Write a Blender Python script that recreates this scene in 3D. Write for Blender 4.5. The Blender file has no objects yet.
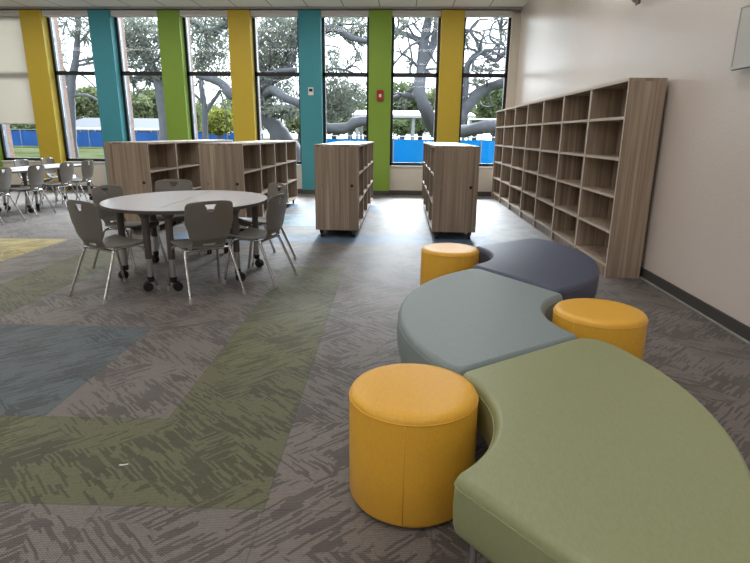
import bpy, bmesh, math, random
from mathutils import Vector, Matrix
PI = math.pi
S = bpy.context.scene
COL = S.collection
rnd = random.Random(7)

# ------------------------------------------------------------------ camera
F_PX, CXP, CYP, EYE = 542.0, 375.0, 281.5, 1.4
PITCH, YAW, ROLL = math.radians(15.2), math.radians(2.6), math.radians(0.6)

def cam_axes():
    r = Vector((1, 0, 0)); f = Vector((0, math.cos(PITCH), -math.sin(PITCH))); u = Vector((0, math.sin(PITCH), math.cos(PITCH)))
    r2 = math.cos(ROLL) * r + math.sin(ROLL) * u
    u2 = math.cos(ROLL) * u - math.sin(ROLL) * r
    Z = Matrix.Rotation(YAW, 3, 'Z')
    return Z @ r2, Z @ f, Z @ u2
CR, CF, CU = cam_axes()
cd = bpy.data.cameras.new('camera'); cam = bpy.data.objects.new('camera', cd); COL.objects.link(cam)
cd.sensor_fit = 'HORIZONTAL'; cd.sensor_width = 36; cd.lens = F_PX / 750 * 36; cd.clip_end = 500; cd.clip_start = 0.02
m = Matrix((CR, CU, -CF)).transposed().to_4x4(); m.translation = (0, 0, EYE); cam.matrix_world = m
S.camera = cam

def at(px, py, Y):
    """the place at distance Y behind a point of the view (used for the trees far outside)"""
    d = CF + CR * ((px - CXP) / F_PX) - CU * ((py - CYP) / F_PX)
    return Vector((0, 0, EYE)) + d * (Y / d.y)

# ------------------------------------------------------------------ materials
def new_mat(name):
    mt = bpy.data.materials.new(name); mt.use_nodes = True
    nt = mt.node_tree; nt.nodes.clear()
    out = nt.nodes.new('ShaderNodeOutputMaterial')
    b = nt.nodes.new('ShaderNodeBsdfPrincipled'); nt.links.new(b.outputs[0], out.inputs[0])
    return mt, nt, b

class NB:
    def __init__(s, nt): s.nt = nt
    def n(s, t, **k):
        x = s.nt.nodes.new(t)
        for a, v in k.items(): setattr(x, a, v)
        return x
    def set(s, sock, v):
        if isinstance(v, (int, float)): sock.default_value = v
        elif isinstance(v, (tuple, list)): sock.default_value = v
        else: s.nt.links.new(v, sock)
    def m(s, op, a, b=None, c=None):
        x = s.n('ShaderNodeMath', operation=op)
        s.set(x.inputs[0], a)
        if b is not None: s.set(x.inputs[1], b)
        if c is not None: s.set(x.inputs[2], c)
        return x.outputs[0]
    def mix(s, f, a, b, mode='MIX'):
        x = s.n('ShaderNodeMix', data_type='RGBA', blend_type=mode)
        s.set(x.inputs[0], f)
        s.set(x.inputs[6], a if not isinstance(a, tuple) else (*a[:3], 1))
        s.set(x.inputs[7], b if not isinstance(b, tuple) else (*b[:3], 1))
        return x.outputs[2]
    def step(s, v, lo, hi):
        x = s.n('ShaderNodeMapRange', interpolation_type='SMOOTHSTEP')
        s.set(x.inputs[0], v); x.inputs[1].default_value = lo; x.inputs[2].default_value = hi
        return x.outputs[0]
    def coord(s, kind='Object'):
        return s.n('ShaderNodeTexCoord').outputs[kind]
    def mapping(s, v, loc=(0, 0, 0), rot=(0, 0, 0), sc=(1, 1, 1)):
        for rr, ss in (((0, 0, 0), sc),) if not any(rot) else ((rot, (1, 1, 1)), ((0, 0, 0), sc)):   # turn first, then stretch
            x = s.n('ShaderNodeMapping'); s.set(x.inputs[0], v)
            x.inputs[2].default_value = rr; x.inputs[3].default_value = ss; v = x.outputs[0]
        return v
    def noise(s, v, scale, detail=2.0, rough=0.5, dist=0.0):
        x = s.n('ShaderNodeTexNoise'); s.set(x.inputs['Vector'], v)
        x.inputs['Scale'].default_value = scale; x.inputs['Detail'].default_value = detail
        x.inputs['Roughness'].default_value = rough; x.inputs['Distortion'].default_value = dist
        return x.outputs[0]
    def bump(s, h, strength, dist, b):
        x = s.n('ShaderNodeBump'); x.inputs['Strength'].default_value = strength; x.inputs['Distance'].default_value = dist
        s.set(x.inputs['Height'], h); s.nt.links.new(x.outputs[0], b.inputs['Normal'])

def lin(h):
    h = h.lstrip('#'); o = []
    for i in (0, 2, 4):
        c = int(h[i:i + 2], 16) / 255
        o.append(c / 12.92 if c <= 0.04045 else ((c + 0.055) / 1.055) ** 2.4)
    return tuple(o)

def plain(name, col, rough=0.5, metal=0.0, spec=0.5, var=0.04, vscale=6.0, bump=0.0, bscale=200.0):
    mt, nt, b = new_mat(name); k = NB(nt); c = k.coord()
    n = k.noise(c, vscale, 3)
    a = tuple(x * (1 - var) for x in col); d = tuple(min(1, x * (1 + var)) for x in col)
    nt.links.new(k.mix(n, a, d), b.inputs['Base Color'])
    b.inputs['Roughness'].default_value = rough; b.inputs['Metallic'].default_value = metal
    b.inputs['Specular IOR Level'].default_value = spec
    if bump: k.bump(k.noise(c, bscale, 2), bump, 0.002, b)
    return mt

def wood(name, seed):
    mt, nt, b = new_mat(name); k = NB(nt); c = k.coord()
    info = k.n('ShaderNodeObjectInfo').outputs['Random']
    off = k.m('MULTIPLY', info, 37.0)
    cmb = k.n('ShaderNodeCombineXYZ'); k.set(cmb.inputs[0], off); k.set(cmb.inputs[1], off)
    va = k.n('ShaderNodeVectorMath', operation='ADD'); k.set(va.inputs[0], c); k.set(va.inputs[1], cmb.outputs[0])
    p = va.outputs[0]
    wide = k.noise(k.mapping(p, sc=(11, 11, 0.2)), 1.0, 2.0, 0.5, 0.3)
    fine = k.noise(k.mapping(p, sc=(70, 70, 0.8)), 1.0, 3.0, 0.6, 0.2)
    v = k.m('ADD', k.m('MULTIPLY', wide, 0.8), k.m('MULTIPLY', fine, 0.2))
    r = k.n('ShaderNodeValToRGB'); k.set(r.inputs[0], v)
    e = r.color_ramp.elements
    e[0].position = 0.33; e[0].color = (*lin('#7b6a5b'), 1)
    e[1].position = 0.67; e[1].color = (*lin('#c4b39d'), 1)
    for pos, col in ((0.44, '#9a8979'), (0.50, '#b2a08c'), (0.56, '#978576')):
        q = e.new(pos); q.color = (*lin(col), 1)
    nt.links.new(r.outputs[0], b.inputs['Base Color'])
    b.inputs['Roughness'].default_value = 0.42
    b.inputs['Specular IOR Level'].default_value = 0.4
    return mt

def carpet():
    mt, nt, b = new_mat('carpet_tiles'); k = NB(nt); c = k.coord()
    sep = k.n('ShaderNodeSeparateXYZ'); k.set(sep.inputs[0], c); x, y = sep.outputs[0], sep.outputs[1]
    u = k.m('DIVIDE', k.m('ADD', k.m('ADD', x, 0.46), k.m('MULTIPLY', y, 0.0225)), 0.635)
    v = k.m('DIVIDE', k.m('SUBTRACT', k.m('SUBTRACT', y, 1.775), k.m('MULTIPLY', x, 0.0225)), 0.66)
    ci, ri = k.m('FLOOR', u), k.m('FLOOR', v)
    cv = k.n('ShaderNodeCombineXYZ'); k.set(cv.inputs[0], ci); k.set(cv.inputs[1], ri)
    wn = k.n('ShaderNodeTexWhiteNoise'); wn.noise_dimensions = '2D'; k.set(wn.inputs[0], cv.outputs[0]); rv = wn.outputs[0]
    base = k.mix(rv, lin('#7b7471'), lin('#857e7a'))
    def rect(prev, c0, c1, r0, r1, col, col2):
        ins = k.m('MULTIPLY', k.m('MULTIPLY', k.m('GREATER_THAN', ci, c0 - .5), k.m('LESS_THAN', ci, c1 + .5)),
                  k.m('MULTIPLY', k.m('GREATER_THAN', ri, r0 - .5), k.m('LESS_THAN', ri, r1 + .5)))
        return k.mix(ins, prev, k.mix(rv, col, col2))
    G, G2 = lin('#68694f'), lin('#727351')
    BG, BG2 = lin('#4f5c64'), lin('#626e73')
    BL, BL2 = lin('#58789a'), lin('#64829f')
    LB, LB2 = lin('#86a9bf'), lin('#93b4c6')
    Yw, Yw2 = lin('#b3a262'), lin('#c3b274')
    for a in ((-1, -1, 0, 5, G, G2), (-30, -2, 0, 0, G, G2), (-30, -3, 1, 2, BG, BG2), (-5, -5, 3, 6, G, G2),
              (-30, -7, 6, 7, Yw, Yw2), (-4, 2, 8, 8, BL, BL2), (-3, -2, 10, 11, LB, LB2), (2, 2, 9, 14, LB, LB2),
              (-4, 1, 13, 13, BL, BL2)):
        base = rect(base, *a)
    # broken diagonal strokes, two directions, chosen tile by tile and in patches
    def strokes(ang, wd, ln, bias):
        p = k.mapping(c, rot=(0, 0, ang))
        sp = k.n('ShaderNodeSeparateXYZ'); k.set(sp.inputs[0], p)
        row = k.m('FLOOR', k.m('DIVIDE', k.m('ADD', sp.outputs[1], k.m('MULTIPLY', k.noise(c, 9.0, 1), 0.02)), wd))
        w0 = k.n('ShaderNodeTexWhiteNoise'); w0.noise_dimensions = '1D'; k.set(w0.inputs['W'], row)
        cell = k.m('FLOOR', k.m('ADD', k.m('DIVIDE', sp.outputs[0], ln), k.m('MULTIPLY', w0.outputs[0], 7.3)))
        cc = k.n('ShaderNodeCombineXYZ'); k.set(cc.inputs[0], row); k.set(cc.inputs[1], cell)
        w1 = k.n('ShaderNodeTexWhiteNoise'); w1.noise_dimensions = '2D'; k.set(w1.inputs[0], cc.outputs[0])
        return k.m('LESS_THAN', w1.outputs[0], bias)
    lowf = k.noise(c, 3.2, 1)
    bias = k.m('ADD', 0.08, k.m('MULTIPLY', k.step(lowf, 0.3, 0.7), 0.70))
    s1 = strokes(math.radians(42), .0105, .12, bias); s2 = strokes(math.radians(-44), .011, .13, bias)
    sel = k.step(k.m('ADD', k.m('MULTIPLY', rv, 0.5), k.m('MULTIPLY', k.noise(k.mapping(c, sc=(1.2, 1, 1)), 2.2, 0), 1.1)), 0.78, 0.80)
    st = k.n('ShaderNodeMix', data_type='FLOAT'); k.set(st.inputs[0], sel); k.set(st.inputs[2], s1); k.set(st.inputs[3], s2)
    amt = k.m('MULTIPLY', st.outputs[0], k.m('ADD', 0.5, k.m('MULTIPLY', k.noise(c, 5.0, 2), 0.7)))
    dark = k.mix(1.0, base, (0.46, 0.45, 0.46), 'MULTIPLY')
    colr = k.mix(amt, base, dark)
    # woven loops
    w1 = k.m('MULTIPLY', k.m('ADD', k.m('SINE', k.m('ADD', k.m('MULTIPLY', y, 720.0), k.m('MULTIPLY', k.m('SINE', k.m('MULTIPLY', x, 500.0)), 1.3))),
                                   k.m('MULTIPLY', k.noise(k.mapping(c, sc=(160, 110, 1)), 1.0, 1.0), 2.2)), 0.32)
    w2 = k.noise(c, 42.0, 2, 0.6)
    wv = k.m('ADD', k.m('MULTIPLY', k.step(w1, 0.32, 0.68), 0.75), k.m('MULTIPLY', w2, 0.5))
    colr = k.mix(1.0, colr, k.mix(wv, (0.40, 0.39, 0.38), (1.25, 1.25, 1.25)), 'MULTIPLY')
    # seams between tiles
    fu, fv = k.m('FRACT', u), k.m('FRACT', v)
    ed = k.m('MINIMUM', k.m('MINIMUM', fu, k.m('SUBTRACT', 1, fu)), k.m('MINIMUM', fv, k.m('SUBTRACT', 1, fv)))
    colr = k.mix(k.m('MULTIPLY', k.m('LESS_THAN', ed, 0.006), 0.35), colr, (0.05, 0.045, 0.04))
    nt.links.new(colr, b.inputs['Base Color'])
    b.inputs['Roughness'].default_value = 0.55; b.inputs['Specular IOR Level'].default_value = 0.32
    b.inputs['Sheen Weight'].default_value = 0.08; b.inputs['Sheen Roughness'].default_value = 0.5
    return mt

def ceiling_mat():
    mt, nt, b = new_mat('ceiling_tiles'); k = NB(nt); c = k.coord()
    sep = k.n('ShaderNodeSeparateXYZ'); k.set(sep.inputs[0], c)
    def line(s, T, o):
        f = k.m('FRACT', k.m('DIVIDE', k.m('ADD', s, o), T))
        return k.m('LESS_THAN', f, 0.03)
    ln = k.m('MAXIMUM', line(sep.outputs[0], 0.79, 100.1), line(sep.outputs[1], 0.79, 100.0))
    sp = k.noise(c, 60, 3)
    nt.links.new(k.mix(ln, k.mix(sp, lin('#d2d2ce'), lin('#e4e4e0')), lin('#8f8f8d')), b.inputs['Base Color'])
    b.inputs['Roughness'].default_value = 0.9
    return mt

def wall_mat():
    mt, nt, b = new_mat('wall_paint'); k = NB(nt); c = k.coord()
    nt.links.new(k.mix(k.noise(c, 1.3, 2), lin('#e0d5ce'), lin('#e5dbd4')), b.inputs['Base Color'])
    b.inputs['Roughness'].default_value = 0.2; b.inputs['Specular IOR Level'].default_value = 1.0
    k.bump(k.m('ADD', k.noise(c, 55, 2, 0.5), k.m('MULTIPLY', k.noise(c, 8, 2), 0.5)), 0.6, 0.004, b)
    return mt

def vinyl(name, col, rough=0.42):
    mt, nt, b = new_mat(name); k = NB(nt); c = k.coord()
    f = k.noise(k.mapping(c, sc=(140, 40, 60)), 1.0, 2)
    nt.links.new(k.mix(f, tuple(x * 0.9 for x in col), tuple(x * 1.1 for x in col)), b.inputs['Base Color'])
    b.inputs['Roughness'].default_value = rough; b.inputs['Specular IOR Level'].default_value = 0.5
    k.bump(f, 0.12, 0.002, b)
    return mt

def glass_mat():
    mt = bpy.data.materials.new('window_glass'); mt.use_nodes = True; nt = mt.node_tree; nt.nodes.clear()
    out = nt.nodes.new('ShaderNodeOutputMaterial'); tr = nt.nodes.new('ShaderNodeBsdfTransparent'); gl = nt.nodes.new('ShaderNodeBsdfGlossy')
    tr.inputs[0].default_value = (0.93, 0.96, 0.98, 1); gl.inputs['Roughness'].default_value = 0.03
    fr = nt.nodes.new('ShaderNodeFresnel'); fr.inputs[0].default_value = 1.25
    mx = nt.nodes.new('ShaderNodeMixShader')
    nt.links.new(fr.outputs[0], mx.inputs[0]); nt.links.new(tr.outputs[0], mx.inputs[1]); nt.links.new(gl.outputs[0], mx.inputs[2])
    nt.links.new(mx.outputs[0], out.inputs[0])
    return mt

def leaf_mat(name, c1, c2, trans=0.35):
    mt = bpy.data.materials.new(name); mt.use_nodes = True; nt = mt.node_tree; nt.nodes.clear(); k = NB(nt)
    out = nt.nodes.new('ShaderNodeOutputMaterial'); d = nt.nodes.new('ShaderNodeBsdfDiffuse'); t = nt.nodes.new('ShaderNodeBsdfTranslucent')
    col = k.mix(k.noise(k.coord(), 1.4, 3), c1, c2)
    nt.links.new(col, d.inputs[0]); nt.links.new(col, t.inputs[0])
    mx = nt.nodes.new('ShaderNodeMixShader'); mx.inputs[0].default_value = trans
    nt.links.new(d.outputs[0], mx.inputs[1]); nt.links.new(t.outputs[0], mx.inputs[2]); nt.links.new(mx.outputs[0], out.inputs[0])
    return mt

def emit_mat(name, col, s):
    mt = bpy.data.materials.new(name); mt.use_nodes = True; nt = mt.node_tree; nt.nodes.clear()
    out = nt.nodes.new('ShaderNodeOutputMaterial'); e = nt.nodes.new('ShaderNodeEmission')
    e.inputs[0].default_value = (*col, 1); e.inputs[1].default_value = s; nt.links.new(e.outputs[0], out.inputs[0])
    return mt

def dk(h, f=.42): return tuple(x * f for x in lin(h))
def lawn_mat():
    mt, nt, b = new_mat('lawn_grass'); k = NB(nt); c = k.coord()
    n = k.m('ADD', k.m('MULTIPLY', k.noise(c, 0.35, 3), 0.6), k.m('MULTIPLY', k.noise(k.mapping(c, sc=(3, .8, 1)), 2.5, 4, 0.7), 0.5))
    nt.links.new(k.mix(k.step(n, 0.35, 0.75), dk('#66783f', .13), dk('#b3bd92', .17)), b.inputs['Base Color'])
    b.inputs['Roughness'].default_value = 0.9; b.inputs['Specular IOR Level'].default_value = 0.0
    return mt

def brick_mat():
    mt, nt, b = new_mat('brick'); k = NB(nt); c = k.coord()
    sep = k.n('ShaderNodeSeparateXYZ'); k.set(sep.inputs[0], c)
    cv = k.n('ShaderNodeCombineXYZ'); k.set(cv.inputs[0], k.m('ADD', sep.outputs[0], sep.outputs[1])); k.set(cv.inputs[1], sep.outputs[2])
    t = k.n('ShaderNodeTexBrick'); k.set(t.inputs['Vector'], cv.outputs[0])
    t.inputs['Scale'].default_value = 4.0
    t.inputs['Color1'].default_value = (*dk('#9c7465', .5), 1); t.inputs['Color2'].default_value = (*dk('#b08a79', .5), 1); t.inputs['Mortar'].default_value = (*dk('#b7aca4', .5), 1)
    nt.links.new(t.outputs[0], b.inputs['Base Color']); b.inputs['Roughness'].default_value = 0.85
    return mt

def shade_mat():
    mt = bpy.data.materials.new('shade_fabric'); mt.use_nodes = True; nt = mt.node_tree; nt.nodes.clear(); k = NB(nt)
    out = nt.nodes.new('ShaderNodeOutputMaterial'); d = nt.nodes.new('ShaderNodeBsdfDiffuse'); t = nt.nodes.new('ShaderNodeBsdfTranslucent')
    f = k.noise(k.mapping(k.coord(), sc=(400, 400, 400)), 1, 1)
    col = k.mix(f, lin('#b6b1a6'), lin('#c2bdb2'))
    nt.links.new(col, d.inputs[0]); nt.links.new(col, t.inputs[0])
    mx = nt.nodes.new('ShaderNodeMixShader'); mx.inputs[0].default_value = 0.4
    tr = nt.nodes.new('ShaderNodeBsdfTransparent'); m2 = nt.nodes.new('ShaderNodeMixShader'); m2.inputs[0].default_value = 0.08
    nt.links.new(d.outputs[0], mx.inputs[1]); nt.links.new(t.outputs[0], mx.inputs[2])
    nt.links.new(mx.outputs[0], m2.inputs[1]); nt.links.new(tr.outputs[0], m2.inputs[2]); nt.links.new(m2.outputs[0], out.inputs[0])
    return mt

M = {}
M['carpet'] = carpet(); M['ceiling'] = ceiling_mat(); M['wall'] = wall_mat(); M['wood'] = wood('wood_laminate', 1)
M['edge'] = plain('pale_edge_band', lin('#c9bcae'), 0.4, var=0.03)
M['lowwall'] = plain('low_wall_paint', lin('#ddd6ca'), 0.6)
M['yellow_paint'] = plain('yellow_paint', lin('#c8ad35'), 0.55, var=0.02)
M['teal_paint'] = plain('teal_paint', lin('#3e929f'), 0.55, var=0.02)
M['green_paint'] = plain('green_paint', lin('#81a338'), 0.55, var=0.02)
M['black_metal'] = plain('black_window_frame', (0.012, 0.013, 0.014), 0.4)
M['alu'] = plain('window_aluminium', lin('#8d949b'), 0.4, metal=0.6)
M['glass'] = glass_mat()
M['rubber'] = plain('baseboard_rubber', lin('#4a4847'), 0.45)
M['trimwhite'] = plain('white_trim', lin('#d9d7d2'), 0.5)
M['trimgrey'] = plain('grey_trim', lin('#a3a29f'), 0.6)
M['cassette'] = plain('shade_cassette', lin('#d0d0ce'), 0.55)
M['shade'] = shade_mat()
M['yellow'] = vinyl('yellow_vinyl', lin('#eeb53e'), 0.36)
M['green'] = vinyl('olive_green_vinyl', lin('#959b74'), 0.36)
M['slate'] = vinyl('slate_grey_vinyl', lin('#869496'), 0.42)
M['navy'] = vinyl('navy_vinyl', lin('#4a5168'), 0.4)
M['chair'] = plain('grey_chair_plastic', lin('#78746f'), 0.34, bump=0.05, bscale=350)
M['chrome'] = plain('chrome', (0.62, 0.62, 0.63), 0.16, metal=1.0, var=0.02)
M['steel'] = plain('brushed_steel', (0.55, 0.55, 0.56), 0.32, metal=1.0, var=0.02)
M['black'] = plain('black_plastic', (0.012, 0.012, 0.013), 0.45)
M['legdark'] = plain('dark_grey_metal', lin('#5d5753'), 0.4, metal=0.2)
M['tabletop'] = plain('pale_grey_laminate', lin('#d0ced2'), 0.25, var=0.02)
M['tableedge'] = plain('dark_table_edge', lin('#54504d'), 0.45)
M['grommet'] = plain('tan_grommet', lin('#8d8680'), 0.5)
M['red'] = plain('red_plastic', lin('#a01f22'), 0.4)
M['white'] = plain('white_plastic', lin('#e4e4e2'), 0.4)
M['board'] = plain('board_face', lin('#c9c8c5'), 0.3)
M['lawn'] = lawn_mat(); M['brick'] = brick_mat()
M['tarp'] = plain('blue_tarp', dk('#5a98dc', .36), 0.6, spec=0.1, var=0.25, vscale=0.8)
M['tarp2'] = plain('bright_blue_tarp', dk('#1fa6de', .5), 0.5, spec=0.1, var=0.12, vscale=1.0)
M['galv'] = plain('galvanised_steel', (0.2, 0.21, 0.22), 0.5, metal=0.3)
M['bark'] = plain('oak_bark', dk('#80848e', .34), 0.9, var=0.4, vscale=7)
M['leaf_oak'] = leaf_mat('oak_leaves', dk('#7c8478', .5), dk('#a3aa9e', .6))
M['leaf_pale'] = leaf_mat('pale_leaves', dk('#8c9a6c'), dk('#b2bd92'))
M['leaf_mid'] = leaf_mat('green_leaves', dk('#6f8358'), dk('#98a87c'))
M['leaf_yel'] = leaf_mat('yellow_green_leaves', dk('#93a04a'), dk('#bcbf6c'))
M['roofgrey'] = plain('grey_shingle', dk('#8591a8', .13), 0.8, var=0.1)
M['housewall'] = plain('house_wall', dk('#b9bdc2'), 0.8)
M['darkglass'] = plain('dark_glass', dk('#4a5560'), 0.2)
M['pavroof'] = plain('pavilion_roof', dk('#d5d8da'), 0.6)
M['diffuser'] = emit_mat('lamp_diffuser', (1, 0.96, 0.9), 2.0)

# ------------------------------------------------------------------ helpers
def obj(name, bm, mats, parent=None, smooth=False, ang=None):
    me = bpy.data.meshes.new(name)
    bmesh.ops.recalc_face_normals(bm, faces=bm.faces) if smooth != 'raw' else None
    bm.to_mesh(me); bm.free()
    for mt in (mats if isinstance(mats, (list, tuple)) else [mats]): me.materials.append(mt)
    if smooth:
        me.polygons.foreach_set('use_smooth', [True] * len(me.polygons))
        if ang: me.set_sharp_from_angle(angle=math.radians(ang))
    o = bpy.data.objects.new(name, me); COL.objects.link(o)
    if parent: o.parent = parent
    return o

def tag(o, label, cat, group=None, kind=None):
    o['label'] = label; o['category'] = cat
    if group: o['group'] = group
    if kind: o['kind'] = kind
    return o

def thing(name, label, cat, loc=(0, 0, 0), rotz=0.0, group=None):
    o = bpy.data.objects.new(name, None); o.empty_display_size = 0.1
    COL.objects.link(o); o.location = loc; o.rotation_euler = (0, 0, rotz)
    return tag(o, label, cat, group)

def dup(root, loc, rotz, label, group=None):
    def cp(o, p):
        c = o.copy(); COL.objects.link(c)
        if p: c.parent = p
        for ch in list(o.children): cp(ch, c)
        return c
    r = cp(root, None); r.location = loc; r.rotation_euler = (0, 0, rotz); r['label'] = label
    if group: r['group'] = group
    return r

def struct(name, bm, mats, label, cat='wall', **k):
    return tag(obj(name, bm, mats, **k), label, cat, kind='structure')

def B(): return bmesh.new()

def box(bm, a, b, bev=0.0, mi=0):
    a, b = Vector(a), Vector(b)
    mt = Matrix.Translation((a + b) / 2) @ Matrix.Diagonal((*(b - a), 1))
    g = bmesh.ops.create_cube(bm, size=1, matrix=mt)
    fs = {f for v in g['verts'] for f in v.link_faces}
    for f in fs: f.material_index = mi
    if bev:
        es = {e for v in g['verts'] for e in v.link_edges}
        bmesh.ops.bevel(bm, geom=list(es), offset=bev, segments=2, profile=0.5, affect='EDGES')
    return bm

def tube(bm, pts, r, n=10, cap=True):
    """r: number or a list of radii"""
    pts = [Vector(p) for p in pts]; rs = r if isinstance(r, (list, tuple)) else [r] * len(pts)
    rings = []; ref = None
    for i, p in enumerate(pts):
        t = (pts[min(i + 1, len(pts) - 1)] - pts[max(i - 1, 0)]).normalized()
        if ref is None:
            ref = Vector((1, 0, 0)) if abs(t.x) < 0.8 else Vector((0, 1, 0))
        ref = (ref - t * ref.dot(t)).normalized(); w = t.cross(ref)
        rings.append([bm.verts.new(p + (ref * math.cos(2 * PI * j / n) + w * math.sin(2 * PI * j / n)) * rs[i]) for j in range(n)])
    for a, b in zip(rings, rings[1:]):
        for j in range(n): bm.faces.new((a[j], a[(j + 1) % n], b[(j + 1) % n], b[j]))
    if cap:
        bm.faces.new(rings[0][::-1]); bm.faces.new(rings[-1])
    return bm

def smoothpath(pts, seg=6, rad=0.04):
    """round the corners of a polyline"""
    pts = [Vector(p) for p in pts]; out = [pts[0]]
    for i in range(1, len(pts) - 1):
        a, p, b = pts[i - 1], pts[i], pts[i + 1]
        d1 = (a - p); d2 = (b - p); r1 = min(rad, d1.length * .45); r2 = min(rad, d2.length * .45)
        s, e = p + d1.normalized() * r1, p + d2.normalized() * r2
        for k in range(seg + 1):
            t = k / seg; out.append(s * (1 - t) ** 2 + p * 2 * t * (1 - t) + e * t * t)
    out.append(pts[-1]); return out

def lathe(bm, prof, n=48, c=(0, 0)):
    rings = []
    for r, z in prof:
        if r < 1e-5: rings.append([bm.verts.new((c[0], c[1], z))])
        else: rings.append([bm.verts.new((c[0] + r * math.cos(2 * PI * j / n), c[1] + r * math.sin(2 * PI * j / n), z)) for j in range(n)])
    for a, b in zip(rings, rings[1:]):
        for j in range(n):
            q = [a[j % len(a)], a[(j + 1) % len(a)], b[(j + 1) % len(b)], b[j % len(b)]]
            q = list(dict.fromkeys(q))
            if len(q) >= 3: bm.faces.new(q)
    return bm

def prism(bm, poly, z0, z1, mi_top=0, mi_side=0):
    lo = [bm.verts.new((x, y, z0)) for x, y in poly]; hi = [bm.verts.new((x, y, z1)) for x, y in poly]
    f = bm.faces.new(hi); f.material_index = mi_top
    bm.faces.new(lo[::-1]).material_index = mi_side
    n = len(poly)
    for i in range(n): bm.faces.new((lo[i], lo[(i + 1) % n], hi[(i + 1) % n], hi[i])).material_index = mi_side
    return bm

def wheel(bm, c, r, w, ax=0):
    c = Vector(c); a = Vector((1, 0, 0)) if ax == 0 else Vector((0, 1, 0))
    return tube(bm, [c - a * w / 2, c - a * w * .42, c + a * w * .42, c + a * w / 2], [r * .86, r, r, r * .86], 16)

# ------------------------------------------------------------------ room
CEIL = 4.09; WX = 2.48; LX = -14.0; FY = -9.0; WY = 13.15
PIERS = [-11.61, -10.04, -8.458, -6.870, -5.286, -3.690, -2.108, -0.531, 1.058]
struct('floor', box(B(), (LX - .2, FY - .2, -0.2), (WX + .4, 13.3, 0)), M['carpet'], 'patterned grey brown carpet tile floor with green, blue and yellow tiles', 'floor')
struct('ceiling', box(B(), (LX - .2, FY - .2, CEIL), (WX + .4, 13.3, CEIL + .2)), M['ceiling'], 'white suspended tile ceiling', 'ceiling')
bm = B()   # right wall leans out a hair towards the windows, as seen
prism(bm, [(2.43, FY), (2.70, FY), (2.75, 13.3), (2.548, 13.3)], 0, CEIL)
struct('wall_right', bm, M['wall'], 'tall off white textured wall behind the long bookshelf', 'wall')
struct('wall_left', box(B(), (LX - .2, FY, 0), (LX, 13.3, CEIL)), M['lowwall'], 'plain far left wall of the room', 'wall')
struct('wall_front', box(B(), (LX, FY - .2, 0), (WX, FY, CEIL)), M['lowwall'], 'plain wall at the near end of the room', 'wall')
bm = B()
box(bm, (LX, WY, 0), (2.56, 13.34, 0.68)); box(bm, (LX, 13.21, 3.99), (2.56, 13.34, CEIL))
box(bm, (2.36, 13.14, 0.68), (2.56, 13.34, 3.99)); box(bm, (LX, WY, .68), (PIERS[0] - .25, 13.34, 3.99))
struct('wall_back', bm, M['lowwall'], 'cream low wall and header around the row of tall windows', 'wall')
COLS = ['yellow', 'green', 'yellow', 'teal', 'green', 'yellow', 'teal', 'green', 'yellow']
for i, (x, c) in enumerate(zip(PIERS, COLS)):
    bm = box(B(), (x - .25, 13.0, 0), (x + .25, 13.34, 4.03), 0.004)
    struct(f'trim_{i+1}', bm, M[c + '_paint'], f'{c} painted full height pier between two tall windows, number {i+1} from the left', 'pier')
    bm = box(B(), (x - .30, 13.345, -.3), (x + .26, 13.62, 5.0))
    struct(f'trim_{i+30}', bm, M['brick'], f'outer brick face of the {c} window pier', 'pier')
struct('trim_20', box(B(), (LX, 12.985, 4.05), (2.545, 13.2, CEIL)), M['trimgrey'], 'thin grey ceiling edge trim above the windows', 'trim')
# baseboards
bm = B()
prism(bm, [(2.418, FY), (2.44, FY), (2.556, 13.15), (2.534, 13.15)], 0.012, 0.105)
prism(bm, [(2.40, FY), (2.44, FY), (2.556, 13.15), (2.516, 13.15)], 0, 0.012, 1, 1)
struct('baseboard_right', bm, [M['rubber'], M['trimgrey']], 'dark rubber baseboard along the right wall', 'baseboard')
bm = B()
xs = [LX] + [v for x in PIERS for v in (x - .25, x + .25)] + [2.53]
for i in range(0, len(xs), 2): box(bm, (xs[i], WY - .014, 0), (xs[i + 1], WY, 0.105))
for x in PIERS: box(bm, (x - .262, 12.986, 0), (x + .262, 13.0, 0.105))
struct('baseboard_back', bm, M['rubber'], 'dark rubber baseboard under the windows', 'baseboard')

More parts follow.
